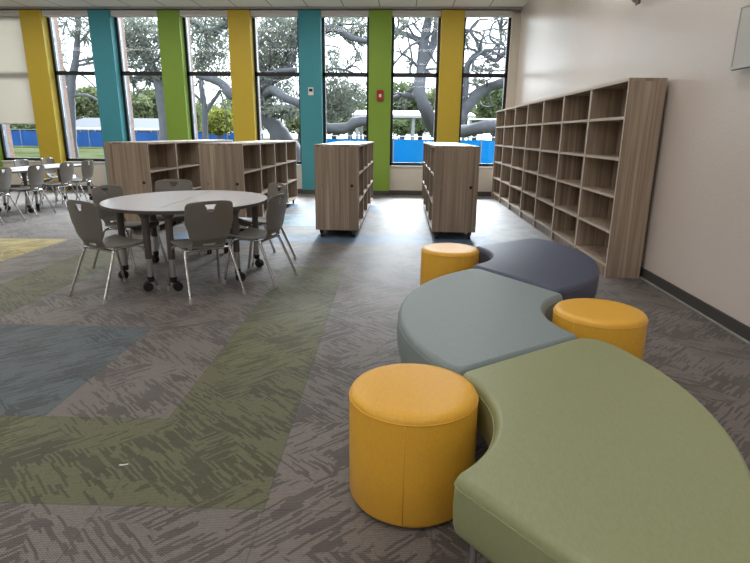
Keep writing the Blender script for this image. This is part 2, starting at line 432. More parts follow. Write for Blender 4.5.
# windows: black frame, aluminium outer frame, two panes
WIN = [(PIERS[i] + .25, PIERS[i + 1] - .25) for i in range(8)] + [(PIERS[8] + .25, 2.36)]
WNAME = [('yellow', 'green')] * 9
for i, (a, b) in enumerate(WIN):
    if i == 0: continue
    bm = B()
    y0, y1 = 13.22, 13.28
    box(bm, (a, y0, .68), (a + .06, y1, 3.99)); box(bm, (b - .06, y0, .68), (b, y1, 3.99))
    box(bm, (a, y0, .68), (b, y1, .755)); box(bm, (a, y0, 2.67), (b, y1, 2.76)); box(bm, (a, y0, 3.935), (b, y1, 3.99))
    nm = f'between the {COLS[i]} and {COLS[i+1]} piers' if i < 8 else 'next to the right wall'
    w = struct(f'window_{i}', bm, M['black_metal'], f'tall two pane black framed window {nm}, number {i} from the left', 'window')
    bm = B()
    box(bm, (a + .02, y1, .70), (a + .05, 13.40, 3.9)); box(bm, (b - .05, y1, .70), (b - .02, 13.40, 3.9))
    box(bm, (a, y1, .69), (b, 13.40, .735))
    obj('outer_frame', bm, M['alu'], w)
    obj('pane', box(B(), (a + .06, 13.30, .75), (b - .06, 13.306, 2.68)), M['glass'], w)
    obj('pane', box(B(), (a + .06, 13.30, 2.75), (b - .06, 13.306, 3.94)), M['glass'], w)
    obj('sill', box(B(), (a, 13.12, .655), (b, 13.22, .685), .004), M['trimwhite'], w)
    # roller shade in its cassette at the top of the opening
    lab = {1: 'roller shade pulled most of the way down over the leftmost window', 8: 'rolled up grey window shade beside the right wall'}.get(
        i, f'rolled up grey shade over tall window {i} from the left, by the {COLS[min(i+1,8)]} pier')
    t = thing('roller_shade', lab, 'window shade', ((a + b) / 2, 13.10, 3.905), 0, 'window roller shades')
    hw = (b - a) / 2 - .004
    obj('cassette', box(B(), (-hw, -.06, 0.01), (hw, .095, .125), .008), M['cassette'], t)
    if i == 1:
        bm = B(); n = 14
        for s in range(n):
            z0, z1 = -2.335 + 2.345 * s / n, -2.335 + 2.345 * (s + 1) / n
            box(bm, (-hw + .02, .04, z0), (hw - .02, .043, z1))
        obj('shade_cloth', bm, M['shade'], t)
        obj('hem_bar', tube(B(), [(-hw + .02, .04, -2.345), (hw - .02, .04, -2.345)], .014, 8), M['cassette'], t, True, 40)
    else:
        obj('hem_bar', tube(B(), [(-hw + .02, .02, 0.003), (hw - .02, .02, 0.003)], .012, 8), M['cassette'], t, True, 40)

# ceiling lamps over the room (behind and above the view)
def lamp(x, y, n, pw):
    t = thing('ceiling_lamp', f'recessed flat ceiling lamp panel, {n}', 'ceiling lamp', (x, y, CEIL), 0, 'ceiling lamp panels')
    bm = B()
    for a, b in (((-.62, -.32), (-.58, .32)), ((.58, -.32), (.62, .32)), ((-.58, -.32), (.58, -.28)), ((-.58, .28), (.58, .32))):
        box(bm, (*a, -.03), (*b, -.001))
    obj('frame', bm, M['white'], t)
    obj('diffuser', box(B(), (-.58, -.28, -.02), (.58, .28, -.004)), M['diffuser'], t)
    ld = bpy.data.lights.new('lamp_light', 'AREA'); ld.shape = 'RECTANGLE'; ld.size = 1.14; ld.size_y = .54
    ld.energy = pw; ld.color = (1.0, .965, .92)
    lo = bpy.data.objects.new('lamp_light', ld); COL.objects.link(lo); lo.parent = t; lo.location = (0, 0, -.035)
for iy, (y, pw) in enumerate(((-6.5, 16), (-3.0, 16), (0.5, 15), (4.0, 14), (7.5, 14), (11.1, 14))):
    for ix, x in enumerate((-11.1, -8.7, -6.3, -3.9, -1.5, 0.9)):
        lamp(x, y, f'row {iy+1} from the near end, {ix+1} from the left wall', pw)

# small fixtures
t = thing('thermostat', 'white thermostat with dark screen on the teal pier', 'thermostat', (-2.10, 13.0, 2.33))
obj('body', box(B(), (-.06, -.03, -.085), (.06, -.001, .085), .008), M['white'], t)
obj('screen', box(B(), (-.04, -.034, -.005), (.04, -.029, .055)), M['black'], t)
t = thing('fire_alarm', 'red fire alarm strobe on the green pier', 'fire alarm', (-.515, 13.0, 2.25))
obj('body', box(B(), (-.075, -.05, -.115), (.075, -.001, .115), .012), M['red'], t)
obj('strobe', box(B(), (-.028, -.07, -.04), (.028, -.049, .03), .008), M['white'], t)
t = thing('wall_panel', 'pale flat panel with thin dark edge high on the right wall', 'wall panel', (2.434, 3.85, 2.1))
t.rotation_euler = (0, 0, -0.005)
obj('board', box(B(), (-.018, -.5, -.2), (-.004, .55, .21)), M['board'], t)
bm = B()
for a, b in (((-.024, -.51, .20), (-.002, .56, .216)), ((-.024, -.51, -.216), (-.002, .56, -.20)), ((-.024, .542, -.2), (-.002, .56, .2)), ((-.024, -.51, -.2), (-.002, -.494, .2))): box(bm, a, b)
obj('edge_strip', bm, M['board'], t)
bm = B()
for a, b in (((-.0035, -.515, .2165), (-.001, .565, .221)), ((-.0035, -.515, -.221), (-.001, .565, -.2165)), ((-.0035, .5605, -.217), (-.001, .566, .217))): box(bm, a, b)
obj('shadow_gap', bm, M['tableedge'], t)
t = thing('wall_sensor', 'small grey fixture high on the right wall', 'wall fixture', (2.455, 6.4, 2.81))
bm = B(); tube(bm, [(-.002, 0, 0), (-.03, 0, 0), (-.06, 0, -.0), (-.075, 0, 0)], [.05, .05, .04, .02], 16)
obj('housing', bm, M['steel'], t, True, 40)
obj('mount_plate', box(B(), (-.012, -.06, -.065), (-.001, .06, .03), .004), M['legdark'], t)
bm = B()
v = [bm.verts.new(p) for p in ((-.018, -.006, .002), (0, -.009, .004), (.02, .004, .002), (.018, .010, .003), (0, -.001, .006), (-.016, .002, .003))]
bm.faces.new(v); bmesh.ops.solidify(bm, geom=bm.faces[:], thickness=.002)
o = obj('paper_scrap', bm, M['white']); o.location = (-1.175, 2.005, .004); tag(o, 'tiny white scrap lying on the green carpet', 'scrap')

# ------------------------------------------------------------------ tall wall shelves
UW = 1.055; TH = 1.935; X0, X1 = 2.118, 2.462; SY = 5.5
LV = [.135, .48, .835, 1.20, 1.59]
def panel(name, a, b, front_axis, front_sign, parent, both=False):
    """a board: wood with a pale band on the edge facing the room"""
    bm = box(B(), a, b)
    bm.normal_update()
    for f in bm.faces:
        d = f.normal[front_axis] * front_sign
        if d > .9 or (both and d < -.9): f.material_index = 1
    return obj(name, bm, [M['wood'], M['edge']], parent)
t = thing('wall_bookcase', '', 'bookcase', (X0, SY, 0), 0, 'bookcases along the right wall')
D = X1 - X0
panel('side_panel', (0, 0.001, 0), (D, .028, TH - .03), 0, -1, t)
panel('side_panel', (0, UW - .028, 0), (D, UW - .001, TH - .03), 0, -1, t)
panel('top_panel', (-.006, 0.001, TH - .03), (D, UW - .001, TH), 0, -1, t)
obj('back_panel', box(B(), (D - .012, .028, .1), (D - .001, UW - .028, TH - .03)), M['wood'], t)
obj('plinth', box(B(), (.03, .028, 0), (.05, UW - .028, LV[0] - .028)), M['wood'], t)
for z in LV: panel('shelf', (.004, .028, z - .028), (D - .012, UW - .028, z), 0, -1, t)
LW = ['nearest tall bookcase of the right wall run, its side panel in view', 'second bookcase from the near end of the right wall run',
      'third bookcase from the near end of the right wall run', 'middle bookcase of the seven along the right wall',
      'third bookcase from the windows in the right wall run', 'second bookcase from the windows in the right wall run',
      'farthest bookcase of the right wall run, beside the windows']
t['label'] = LW[0]
WB = t
for i in range(1, 7): dup(WB, (X0, SY + UW * i, 0), 0, LW[i], 'bookcases along the right wall')

# ------------------------------------------------------------------ mobile double sided bookcases
MW, MUL, MZ0, MZ1 = .60, .9625, .11, 1.26
def caster(parent, x, y):
    bm = B(); wheel(bm, (x, y + .015, .042), .042, .032, 0); c = obj('caster', bm, M['black'], parent, True, 40)
    bm = box(B(), (x - .026, y - .02, .06), (x + .026, y + .03, MZ0 - .002), .004); obj('fork', bm, M['black'], c)
def mobile(label, end):
    t = thing('mobile_bookcase', label, 'bookcase', (0, 0, 0), 0, 'mobile bookcases')
    h = MW / 2
    panel('end_panel', (-h, .0005, MZ0), (h, .025, MZ1 - .025), 0, 1, t, True)
    panel('end_panel', (-h, MUL - .025, MZ0), (h, MUL - .0005, MZ1 - .025), 0, 1, t, True)
    panel('top_panel', (-h - .004, .0005, MZ1 - .025), (h + .004, MUL - .0005, MZ1), 0, 1, t, True)
    panel('bottom_panel', (-h + .003, .025, MZ0), (h - .003, MUL - .025, MZ0 + .03), 0, 1, t, True)
    obj('divider_panel', box(B(), (-.01, .025, MZ0 + .03), (.01, MUL - .025, MZ1 - .025)), M['wood'], t)
    for z in (.50, .88):
        for s in (-1, 1):
            a, b = sorted((s * .01, s * (h - .003)))
            panel('shelf', (a, .025, z - .025), (b, MUL - .025, z), 0, s, t)
    for x in (-h + .075, h - .075):
        for y in (.06, MUL - .09): caster(t, x, y)
    if end:
        for x, mt in ((h - .095, M['black']), (-h + .105, M['grommet'])):
            bm = B(); tube(bm, [(x, .004, .72), (x, -.0025, .72)], .021, 16); obj('cable_hole', bm, mt, t, True, 40)
    return t
ROWS = [(-3.75, 'leftmost low wheeled wood row, behind the round table'), (-2.445, 'low wheeled wood row second from the left, behind the table'),
        (-.87, 'low wheeled wood row ending at the green pier'), (.735, 'low wheeled wood row nearest the tall wall bookcases')]
UN = ['front bookcase of the ', 'second bookcase of the ', 'third bookcase of the ', 'last bookcase of the ']
front = mid = None
MY = 7.42
for x, rn in ROWS:
    for k in range(4):
        loc = (x, MY + k * MUL, 0); lab = UN[k] + rn
        if k == 0:
            if front is None: front = mobile(lab, True); front.location = loc
            else: dup(front, loc, 0, lab)
        else:
            if mid is None: mid = mobile(lab, False); mid.location = loc
            else: dup(mid, loc, 0, lab)

# ------------------------------------------------------------------ chairs
def sheet(nu, nv, fn, hole, th):
    bm = B(); g = [[bm.verts.new(fn(-1 + 2 * i / nu, j / nv)) for i in range(nu + 1)] for j in range(nv + 1)]
    for j in range(nv):
        for i in range(nu):
            q = (g[j][i], g[j][i + 1], g[j + 1][i + 1], g[j + 1][i])
            c = (q[0].co + q[1].co + q[2].co + q[3].co) / 4
            if hole and hole(c): continue
            bm.faces.new(q)
    bmesh.ops.delete(bm, geom=[v for v in bm.verts if not v.link_faces], context='VERTS')
    bmesh.ops.recalc_face_normals(bm, faces=bm.faces[:])
    bmesh.ops.solidify(bm, geom=bm.faces[:], thickness=th)
    return bm
def interp(x, tab):
    for (a, va), (b, vb) in zip(tab, tab[1:]):
        if x <= b:
            t = (x - a) / (b - a); t = t * t * (3 - 2 * t); return va + (vb - va) * t
    return tab[-1][1]
def chair_proto():
    t = thing('school_chair', '', 'chair', (0, 0, 0), 0, None)
    ZB, ZT = .425, .825
    def back(u, v):
        w = interp(v, [(0, .150), (.12, .145), (.32, .185), (.6, .214), (.88, .212), (1, .206)])
        if v > .91: w -= .035 * (1 - math.sqrt(max(0, 1 - ((v - .91) / .09) ** 2)))
        z = ZB + (ZT - ZB) * v - .010 * abs(u) ** 3 * v
        y = -.175 - .03 * min(1, v / .2) - .075 * v + .035 * u * u * (0.4 + .6 * v)
        return (u * w, y, z)
    def bh(c):
        if .738 < c.z < .797: return abs(c.x) < .020 + (c.z - .738) / .059 * .034
        if .443 < c.z < .468: return abs(c.x) < .058
        return False
    obj('backrest', sheet(48, 56, back, bh, .011), M['chair'], t, True, 50)
    def seat(u, v):   # v 0 rear .. 1 front
        w = interp(v, [(0, .150), (.12, .158), (.35, .205), (.7, .222), (.9, .215), (1, .19)])
        y = -.178 + .41 * v
        z = .432 + .022 * v + .0 - .018 * math.sin(PI * min(1, v * 1.15)) + .016 * u * u
        if v > .85: z -= .05 * ((v - .85) / .15) ** 2
        if v < .1: z += .0
        return (u * w, y, z)
    obj('seat', sheet(24, 24, seat, None, .012), M['chair'], t, True, 50)
    def leg(pts):
        bm = tube(B(), smoothpath(pts, 7, .05), .0125, 10); l = obj('leg', bm, M['chrome'], t, True, 40)
        e = Vector(pts[-1]); d = (Vector(pts[-2]) - e).normalized()
        obj('glide', tube(B(), [(e.x, e.y, .001), (e.x, e.y, .010), e + d * .03], [.015, .015, .0135], 10), M['trimgrey'], l, True, 40)
    for s in (-1, 1):
        leg([(s * .10, -.13, .405), (s * .20, -.135, .405), (s * .205, -.14, .39), (s * .245, -.30, .012)])
        leg([(s * .165, -.10, .412), (s * .185, .10, .425), (s * .21, .155, .40), (s * .245, .24, .012)])
    bm = tube(B(), [(-.115, -.13, .405), (.115, -.13, .405)], .0125, 10); tube(bm, [(-.16, .02, .415), (.16, .02, .415)], .010, 8)
    obj('seat_frame', bm, M['chrome'], t, True, 40)
    for o in t.children_recursive: o.data.transform(Matrix.Diagonal((1, 1, 1.03, 1)))
    return t
def facing(deg): return math.radians(deg - 90)
TC = (-2.175, 5.49)
CH = [(-2.535, 4.60, 62, 'grey school chair at the left front of the round table, turned three quarters away', 'r'),
      (-1.765, 4.67, 132, 'grey school chair at the front of the round table, its back to the viewer', 'r'),
      (-1.39, 5.14, 168, 'grey school chair at the right of the round table, seen side on', 'r'),
      (-1.58, 6.02, 222, 'grey school chair mostly hidden at the right rear of the round table', 'r'),
      (-2.66, 6.28, 290, 'grey school chair behind the round table, only its top above the tabletop', 'r'),
      (-2.875, 5.58, 345, 'grey school chair at the left rear of the round table', 'r'),
      (-6.37, 8.20, 180, 'grey school chair cut by the left edge at the far long table', 'b'),
      (-6.37, 9.02, 180, 'second grey school chair along the near side of the far left table', 'b'),
      (-6.37, 9.88, 180, 'third grey school chair along the near side of the far left table', 'b'),
      (-6.46, 10.72, 180, 'grey school chair nearest the windows on the near side of the far table', 'b'),
      (-7.28, 10.62, 0, 'grey school chair on the far side of the table under the lowered shade', 'b'),
      (-7.28, 11.45, 0, 'grey school chair on the far side of the table before the yellow pier', 'b')]
proto = None
for x, y, a, lab, g in CH:
    gr = 'chairs around the round table' if g == 'r' else 'chairs at the far left tables'
    if proto is None:
        proto = chair_proto(); proto.location = (x, y, 0); proto.rotation_euler = (0, 0, facing(a)); proto['label'] = lab; proto['group'] = gr
    else: dup(proto, (x, y, 0), facing(a), lab, gr)

# ------------------------------------------------------------------ tables
TZ = .74
def table_leg(t, x, y, rot=0.0, ins=.30):
    bm = tube(B(), [(x, y, ins), (x, y, TZ - .03)], [.031, .034], 14)
    l = obj('leg', bm, M['legdark'], t, True, 40)
    obj('bracket', tube(B(), [(x, y, TZ - .075), (x, y, TZ - .031)], [.036, .062], 14), M['legdark'], l, True, 40)
    obj('leg_insert', tube(B(), [(x, y, .13), (x, y, ins + .002)], .026, 14), M['steel'], l, True, 40)
    bm = B(); dx, dy = .03 * math.cos(rot), .03 * math.sin(rot)
    tube(bm, [(x, y, .085), (x, y, .135)], [.026, .032], 14)
    a = Vector((-math.sin(rot), math.cos(rot), 0)); c = Vector((x + dx, y + dy, .042))
    for s in (-1, 1):
        tube(bm, [c + a * (s * .014 - .010), c + a * (s * .014 + .010)], .042, 16)
    box(bm, (c.x - .018, c.y - .018, .04), (c.x + .018, c.y + .018, .092), .004)
    obj('caster', bm, M['black'], l, True, 40)
def half_table(lab, loc, rz, legs):
    """straight edge along local y at x = 0, the round side towards +x"""
    t = thing('half_round_table', lab, 'table', loc, rz, 'half round tables pushed together')
    R, RB = .79, .90; n = 40
    poly = [(.004 + R * math.cos(-PI / 2 + PI * i / n), RB * math.sin(-PI / 2 + PI * i / n)) for i in range(n + 1)]
    bm = prism(B(), poly, TZ - .032, TZ - .004, 1, 1)
    prism(bm, [(x * .994 + .001, y * .994) for x, y in poly], TZ - .006, TZ, 0, 0)
    obj('tabletop', bm, [M['tabletop'], M['tableedge']], t)
    for x, y, r in legs: table_leg(t, x, y, r)
    return t
half_table('right half of the round grey topped table', (*TC, 0), math.radians(0.6), ((.125, -.83, .6), (.105, .80, 2.0), (.61, -.47, 1.0), (.64, .16, -.5)))
half_table('left half of the round grey topped table', (*TC, 0), math.radians(180.6), ((.085, .83, .6), (.105, -.80, 2.0), (.52, .42, 1.0), (.50, -.24, -.5)))
def long_table(lab, loc):
    t = thing('long_table', lab, 'table', loc, 0, 'long tables at the far left')
    bm = box(B(), (-.385, .005, TZ - .03), (.385, 1.895, TZ - .003)); 
    for f in bm.faces: f.material_index = 1
    box(bm, (-.38, .01, TZ - .004), (.38, 1.89, TZ), 0, 0)
    obj('tabletop', bm, [M['tabletop'], M['tableedge']], t)
    for x, y, r in ((-.30, .1, 1), (.30, .1, 2), (-.30, 1.8, .5), (.30, 1.8, 0)): table_leg(t, x, y, r)
    return t
lt = long_table('long grey topped table at far left, nearer of the two', (-6.83, 7.45, 0))
dup(lt, (-6.83, 9.38, 0), 0, 'long grey topped table at far left, nearer the windows')

# ------------------------------------------------------------------ stools and benches
def stool(lab, loc, rz):
    t = thing('round_stool', lab, 'stool', loc, rz, 'yellow round stools')
    R = .2475
    prof = [(R - .03, .012), (R - .008, .016), (R, .03), (R + .001, .20), (R, .432), (R - .004, .446), (R - .013, .456), (R - .028, .461), (R - .06, .463), (0, .464)]
    prof = [(0, .012)] + prof
    obj('upholstery', lathe(B(), prof, 64), M['yellow'], t, True, 60)
    obj('base', lathe(B(), [(0, 0), (R - .03, 0), (R - .03, .0115), (0, .0115)], 40), M['black'], t)
    bm = B(); n = 64
    tube(bm, [((R - .001) * math.cos(2 * PI * i / n), (R - .001) * math.sin(2 * PI * i / n), .434) for i in range(n + 1)], .0028, 6)
    obj('piping', bm, M['yellow'], t, True)
    obj('side_seam', tube(B(), [(0, -R - .0005, .03), (0, -R - .001, .2), (0, -R - .0005, .43)], .0022, 6), M['yellow'], t, True)
    return t
s = stool('yellow round stool nearest the viewer, tucked into the green bench', (.066, 1.917, 0), math.radians(-8))
dup(s, (.437, 4.62, 0), math.radians(20), 'yellow round stool farthest from the viewer, beside the navy bench')
dup(s, (1.135, 2.96, 0), math.radians(-50), 'yellow round stool in the hollow of the slate grey bench')

def arc(c, r, a0, a1, n): return [(c[0] + r * math.cos(math.radians(a0 + (a1 - a0) * i / n)), c[1] + r * math.sin(math.radians(a0 + (a1 - a0) * i / n))) for i in range(n + 1)]
def round_poly(pts, corner):
    out = []; n = len(pts)
    for i, p in enumerate(pts):
        if i in corner:
            rad = corner[i]
            P = Vector((*p, 0)); A = Vector((*pts[i - 1], 0)); Bq = Vector((*pts[(i + 1) % n], 0))
            # walk rad along the neighbours
            def walk(d):
                j, acc, q = i, 0, P
                while True:
                    j2 = (j + d) % n; nx = Vector((*pts[j2], 0)); L = (nx - q).length
                    if acc + L >= rad: return q + (nx - q) * ((rad - acc) / L)
                    acc += L; q = nx; j = j2
            s, e = walk(-1), walk(1)
            for k in range(7):
                u = k / 6; v = s * (1 - u) ** 2 + P * 2 * u * (1 - u) + e * u * u; out.append((v.x, v.y))
        else:
            if all(math.dist(p, pts[c]) > corner[c] for c in corner): out.append(p)
    return out
def bench(name, lab, mat, c, mid, half=45.5, ri=.52, ro=1.345, oc=(0, 0), orad=.09):
    """curved bench: a quarter of a wide ring, hollow side towards c"""
    t = thing(name, lab, 'bench', (*c, 0), math.radians(mid), 'curved upholstered benches')
    def meet(a):      # where an end line meets the outer curve
        d = Vector((math.cos(math.radians(a)), math.sin(math.radians(a)))); q = Vector(oc); k = d.dot(q)
        p = d * (k + math.sqrt(k * k + ro * ro - q.length_squared)) - q
        return math.degrees(math.atan2(p.y, p.x))
    o = arc(oc, ro, meet(-half), meet(half), 40); i_ = arc((0, 0), ri, half, -half, 26)
    # straight ends get extra points so that offsets stay even
    def seg(a, b, n): return [(a[0] + (b[0] - a[0]) * k / n, a[1] + (b[1] - a[1]) * k / n) for k in range(1, n)]
    pts = o + seg(o[-1], i_[0], 14) + i_ + seg(i_[-1], o[0], 14)
    k0 = len(o) - 1; k1 = len(o) + 13; k2 = k1 + len(i_) - 1
    pts = round_poly(pts, {0: orad, k0: orad, k1: .05, k2: .05})
    n = len(pts)
    def off(d):
        res = []
        for i in range(n):
            a, b = Vector(pts[i - 1]), Vector(pts[(i + 1) % n]); tt = (b - a).normalized()
            res.append((pts[i][0] - tt.y * d, pts[i][1] + tt.x * d))
        return res
    rings = [(.245, .03), (.246, .016), (.255, .005), (.275, 0), (.34, -.003), (.405, 0), (.420, .003), (.432, .009), (.440, .016), (.4445, .022), (.4455, .026), (.4455, .029)]
    bm = B(); prev = None
    for z, d in rings:
        ring = [bm.verts.new((x, y, z)) for x, y in off(d)]
        if prev:
            for i in range(n): bm.faces.new((prev[i], prev[(i + 1) % n], ring[(i + 1) % n], ring[i]))
        else: bm.faces.new(ring[::-1])
        prev = ring
    cap = bm.faces.new(prev); bm.normal_update()
    bmesh.ops.triangulate(bm, faces=[cap], quad_method='BEAUTY', ngon_method='BEAUTY')
    obj('upholstery', bm, mat, t, True, 50)
    pp = [(x, y, .409) for x, y in off(-.0005)]
    obj('piping', tube(B(), pp + [pp[0]], .0022, 6), mat, t, True)
    for a in (-half + 7, half - 7):
        for r in (ri + .14, ro - .14):
            dx, dy = math.cos(math.radians(a)), math.sin(math.radians(a))
            q = Vector((r * dx, r * dy, 0)); e = Vector((dx, dy, 0)) * .085
            P = [q - e + Vector((0, 0, .244)), q - e + Vector((0, 0, .012)), q + e + Vector((0, 0, .012)), q + e + Vector((0, 0, .244))]
            obj('leg', tube(B(), smoothpath(P, 6, .05), .012, 10), M['steel'], t, True, 40)
    return t
bench('curved_bench', 'large olive green curved bench nearest the viewer', M['green'], (-.168, 1.797), -7.3, 43.4, .52, 1.352, (-.045, .13), .17)
bench('curved_bench', 'slate grey curved bench between the green and navy benches', M['slate'], (1.345, 2.885), 170.0)
bench('curved_bench', 'navy blue curved bench farthest from the viewer', M['navy'], (.245, 4.50), -9.0)

# ------------------------------------------------------------------ outside
GZ = 0.0
struct('ground', box(B(), (-140, 13.65, GZ - .5), (120, 170, GZ - .02)), M['lawn'], 'lawn outside the windows', 'lawn')

def branch_mesh(bm, limbs):
    for li, L in enumerate(limbs):
        P = [at(px, py, Y) for px, py, Y, w in L]; Rr = [w * Y / 545 / 2 for px, py, Y, w in L]
        if li == 0 and P[0].z > GZ + .05: P.insert(0, Vector((P[0].x, P[0].y, GZ - .1))); Rr.insert(0, Rr[0] * 1.15)
        pts, rr = [], []
        for i in range(len(P) - 1):
            for k in range(4):
                t = k / 4
                a0 = P[max(i - 1, 0)]; a1 = P[i]; a2 = P[i + 1]; a3 = P[min(i + 2, len(P) - 1)]
                q = .5 * ((2 * a1) + (a2 - a0) * t + (2 * a0 - 5 * a1 + 4 * a2 - a3) * t * t + (3 * a1 - a0 - 3 * a2 + a3) * t ** 3)
                r = Rr[i] + (Rr[i + 1] - Rr[i]) * t
                j = Vector((rnd.uniform(-1, 1), rnd.uniform(-1, 1), rnd.uniform(-1, 1))) * r * .10
                pts.append(q + j); rr.append(r * rnd.uniform(.9, 1.12))
        pts.append(P[-1]); rr.append(Rr[-1])
        tube(bm, pts, rr, 9)
def twigs(bm, start, n, length, r0, spread=1.0):
    """crooked side branches growing out of a point"""
    for _ in range(n):
        d = Vector((rnd.gauss(0, 1), rnd.gauss(0, .6), rnd.gauss(.15, .8))).normalized(); p = start.copy(); pts = [p.copy()]; rs = [r0]
        L = length * rnd.uniform(.5, 1.2); k = 7
        for s in range(k):
            d = (d + Vector((rnd.gauss(0, .45), rnd.gauss(0, .35), rnd.gauss(0, .45)))).normalized()
            p = p + d * (L / k); pts.append(p.copy()); rs.append(r0 * (1 - (s + 1) / k) + .008)
        tube(bm, pts, rs, 5)
def leaves(bm, clumps):
    for px, py, Y, rx, ry, n, s in clumps:
        n = int(n * 3.2); s = s * .68
        c = at(px, py, Y); a = rx * Y / 545; b = ry * Y / 545
        m = max(3, int(n / 22)); subs = []
        for _ in range(m):
            while True:
                q = Vector((rnd.uniform(-1, 1), rnd.uniform(-1, 1), rnd.uniform(-1, 1)))
                if q.length < 1: break
            subs.append(c + Vector((q.x * a, q.y * a, q.z * b)))
        for i in range(n):
            o = subs[i % m] + Vector((rnd.gauss(0, a * .13), rnd.gauss(0, a * .2), rnd.gauss(0, b * .13)))
            u = Vector((rnd.gauss(0, 1), rnd.gauss(0, 1), rnd.gauss(0, 1))).normalized()
            w = u.orthogonal().normalized(); w = (Matrix.Rotation(rnd.uniform(0, 6.28), 3, u) @ w); x = u.cross(w)
            L = s * rnd.uniform(.6, 1.3); W = L * .55
            vs = [bm.verts.new(o + q) for q in (-w * L, x * W * .7 - w * L * .2, w * L, -x * W * .7 - w * L * .2)]
            bm.faces.new(vs)
    return bm
def tree(name, lab, cat, limbs, tw, clumps, leafmat, group=None):
    base = at(*limbs[0][0][:3]); base.z = GZ - .02
    t = thing(name, lab, cat, base, 0, group)
    off = Matrix.Translation(-base)
    bm = B(); branch_mesh(bm, limbs)
    for px, py, Y, n, L, r in tw: twigs(bm, at(px, py, Y), n, L, r)
    bm.transform(off); obj('trunk', bm, M['bark'], t, True, 60)
    bm = leaves(B(), clumps); bm.transform(off); obj('foliage', bm, leafmat, t, 'raw')
    return t

# the big oak whose trunk stands behind the right yellow pier
Y = 23.0
tree('oak_tree', 'big grey oak behind the right yellow pier, limbs spreading into two windows', 'tree',
     [[(452, 172, Y, 20), (451, 150, Y, 17), (446, 138, Y, 16), (434, 128, Y, 14), (425, 108, Y - 1, 12), (420, 92, Y - 1, 11), (421, 70, Y, 10), (424, 42, Y, 9), (430, 10, Y, 7), (434, -20, Y, 4)],
      [(448, 140, Y, 15), (456, 124, Y, 13), (464, 112, Y, 11), (475, 96, Y, 10), (490, 87, Y, 9), (512, 81, Y - 1, 9), (540, 70, Y - 2, 6)],
      [(424, 104, Y, 6), (414, 97, Y, 5), (404, 95, Y, 5), (391, 98, Y + 1, 4), (376, 92, Y + 1, 2)],
      [(424, 44, Y, 6), (411, 36, Y + 1, 5), (396, 32, Y + 1, 4), (380, 35, Y + 1, 2)],
      [(422, 66, Y, 8), (432, 48, Y + 1, 8), (437, 28, Y + 1, 7), (441, 0, Y + 1, 4)],
      [(456, 132, Y, 12), (468, 130, Y - 2, 11), (482, 127, Y - 3, 12), (497, 127, Y - 3, 13), (515, 130, Y - 4, 13)],
      [(464, 112, Y, 6), (466, 85, Y, 6), (468, 64, Y, 6), (480, 53, Y, 5), (488, 57, Y, 4), (497, 60, Y, 4), (507, 50, Y, 4), (516, 36, Y, 3)],
      [(480, 53, Y, 4), (476, 40, Y, 3), (470, 30, Y, 2), (478, 20, Y, 2)],
      [(497, 60, Y, 3), (499, 47, Y, 2.6), (490, 38, Y, 2), (493, 24, Y, 1.6), (503, 19, Y, 1)],
      [(420, 80, Y, 3), (410, 72, Y, 2.4), (412, 60, Y, 2), (402, 54, Y, 1.5), (398, 44, Y, 1)],
      [(422, 55, Y, 3), (430, 44, Y, 2), (420, 32, Y, 2), (412, 22, Y, 1.5)]],
     [(424, 40, Y, 7, 3.2, .05), (421, 70, Y, 7, 3.0, .05), (404, 95, Y, 4, 2, .04), (480, 53, Y, 9, 3.0, .05), (507, 50, Y, 8, 3, .05), (490, 87, Y, 6, 2.6, .05), (396, 32, Y, 6, 2.5, .04), (470, 30, Y, 8, 3, .04), (500, 30, Y, 8, 3, .04)],
     [(398, 28, Y, 14, 10, 120, .10), (430, 20, Y, 18, 8, 120, .10), (405, 62, Y, 10, 12, 60, .09), (490, 68, Y, 14, 6, 130, .11), (505, 30, Y, 12, 14, 110, .09), (472, 38, Y, 12, 14, 120, .09), (478, 82, Y, 10, 5, 90, .1), (400, 103, Y, 10, 5, 60, .1)],
     M['leaf_oak'], 'oaks outside the windows')
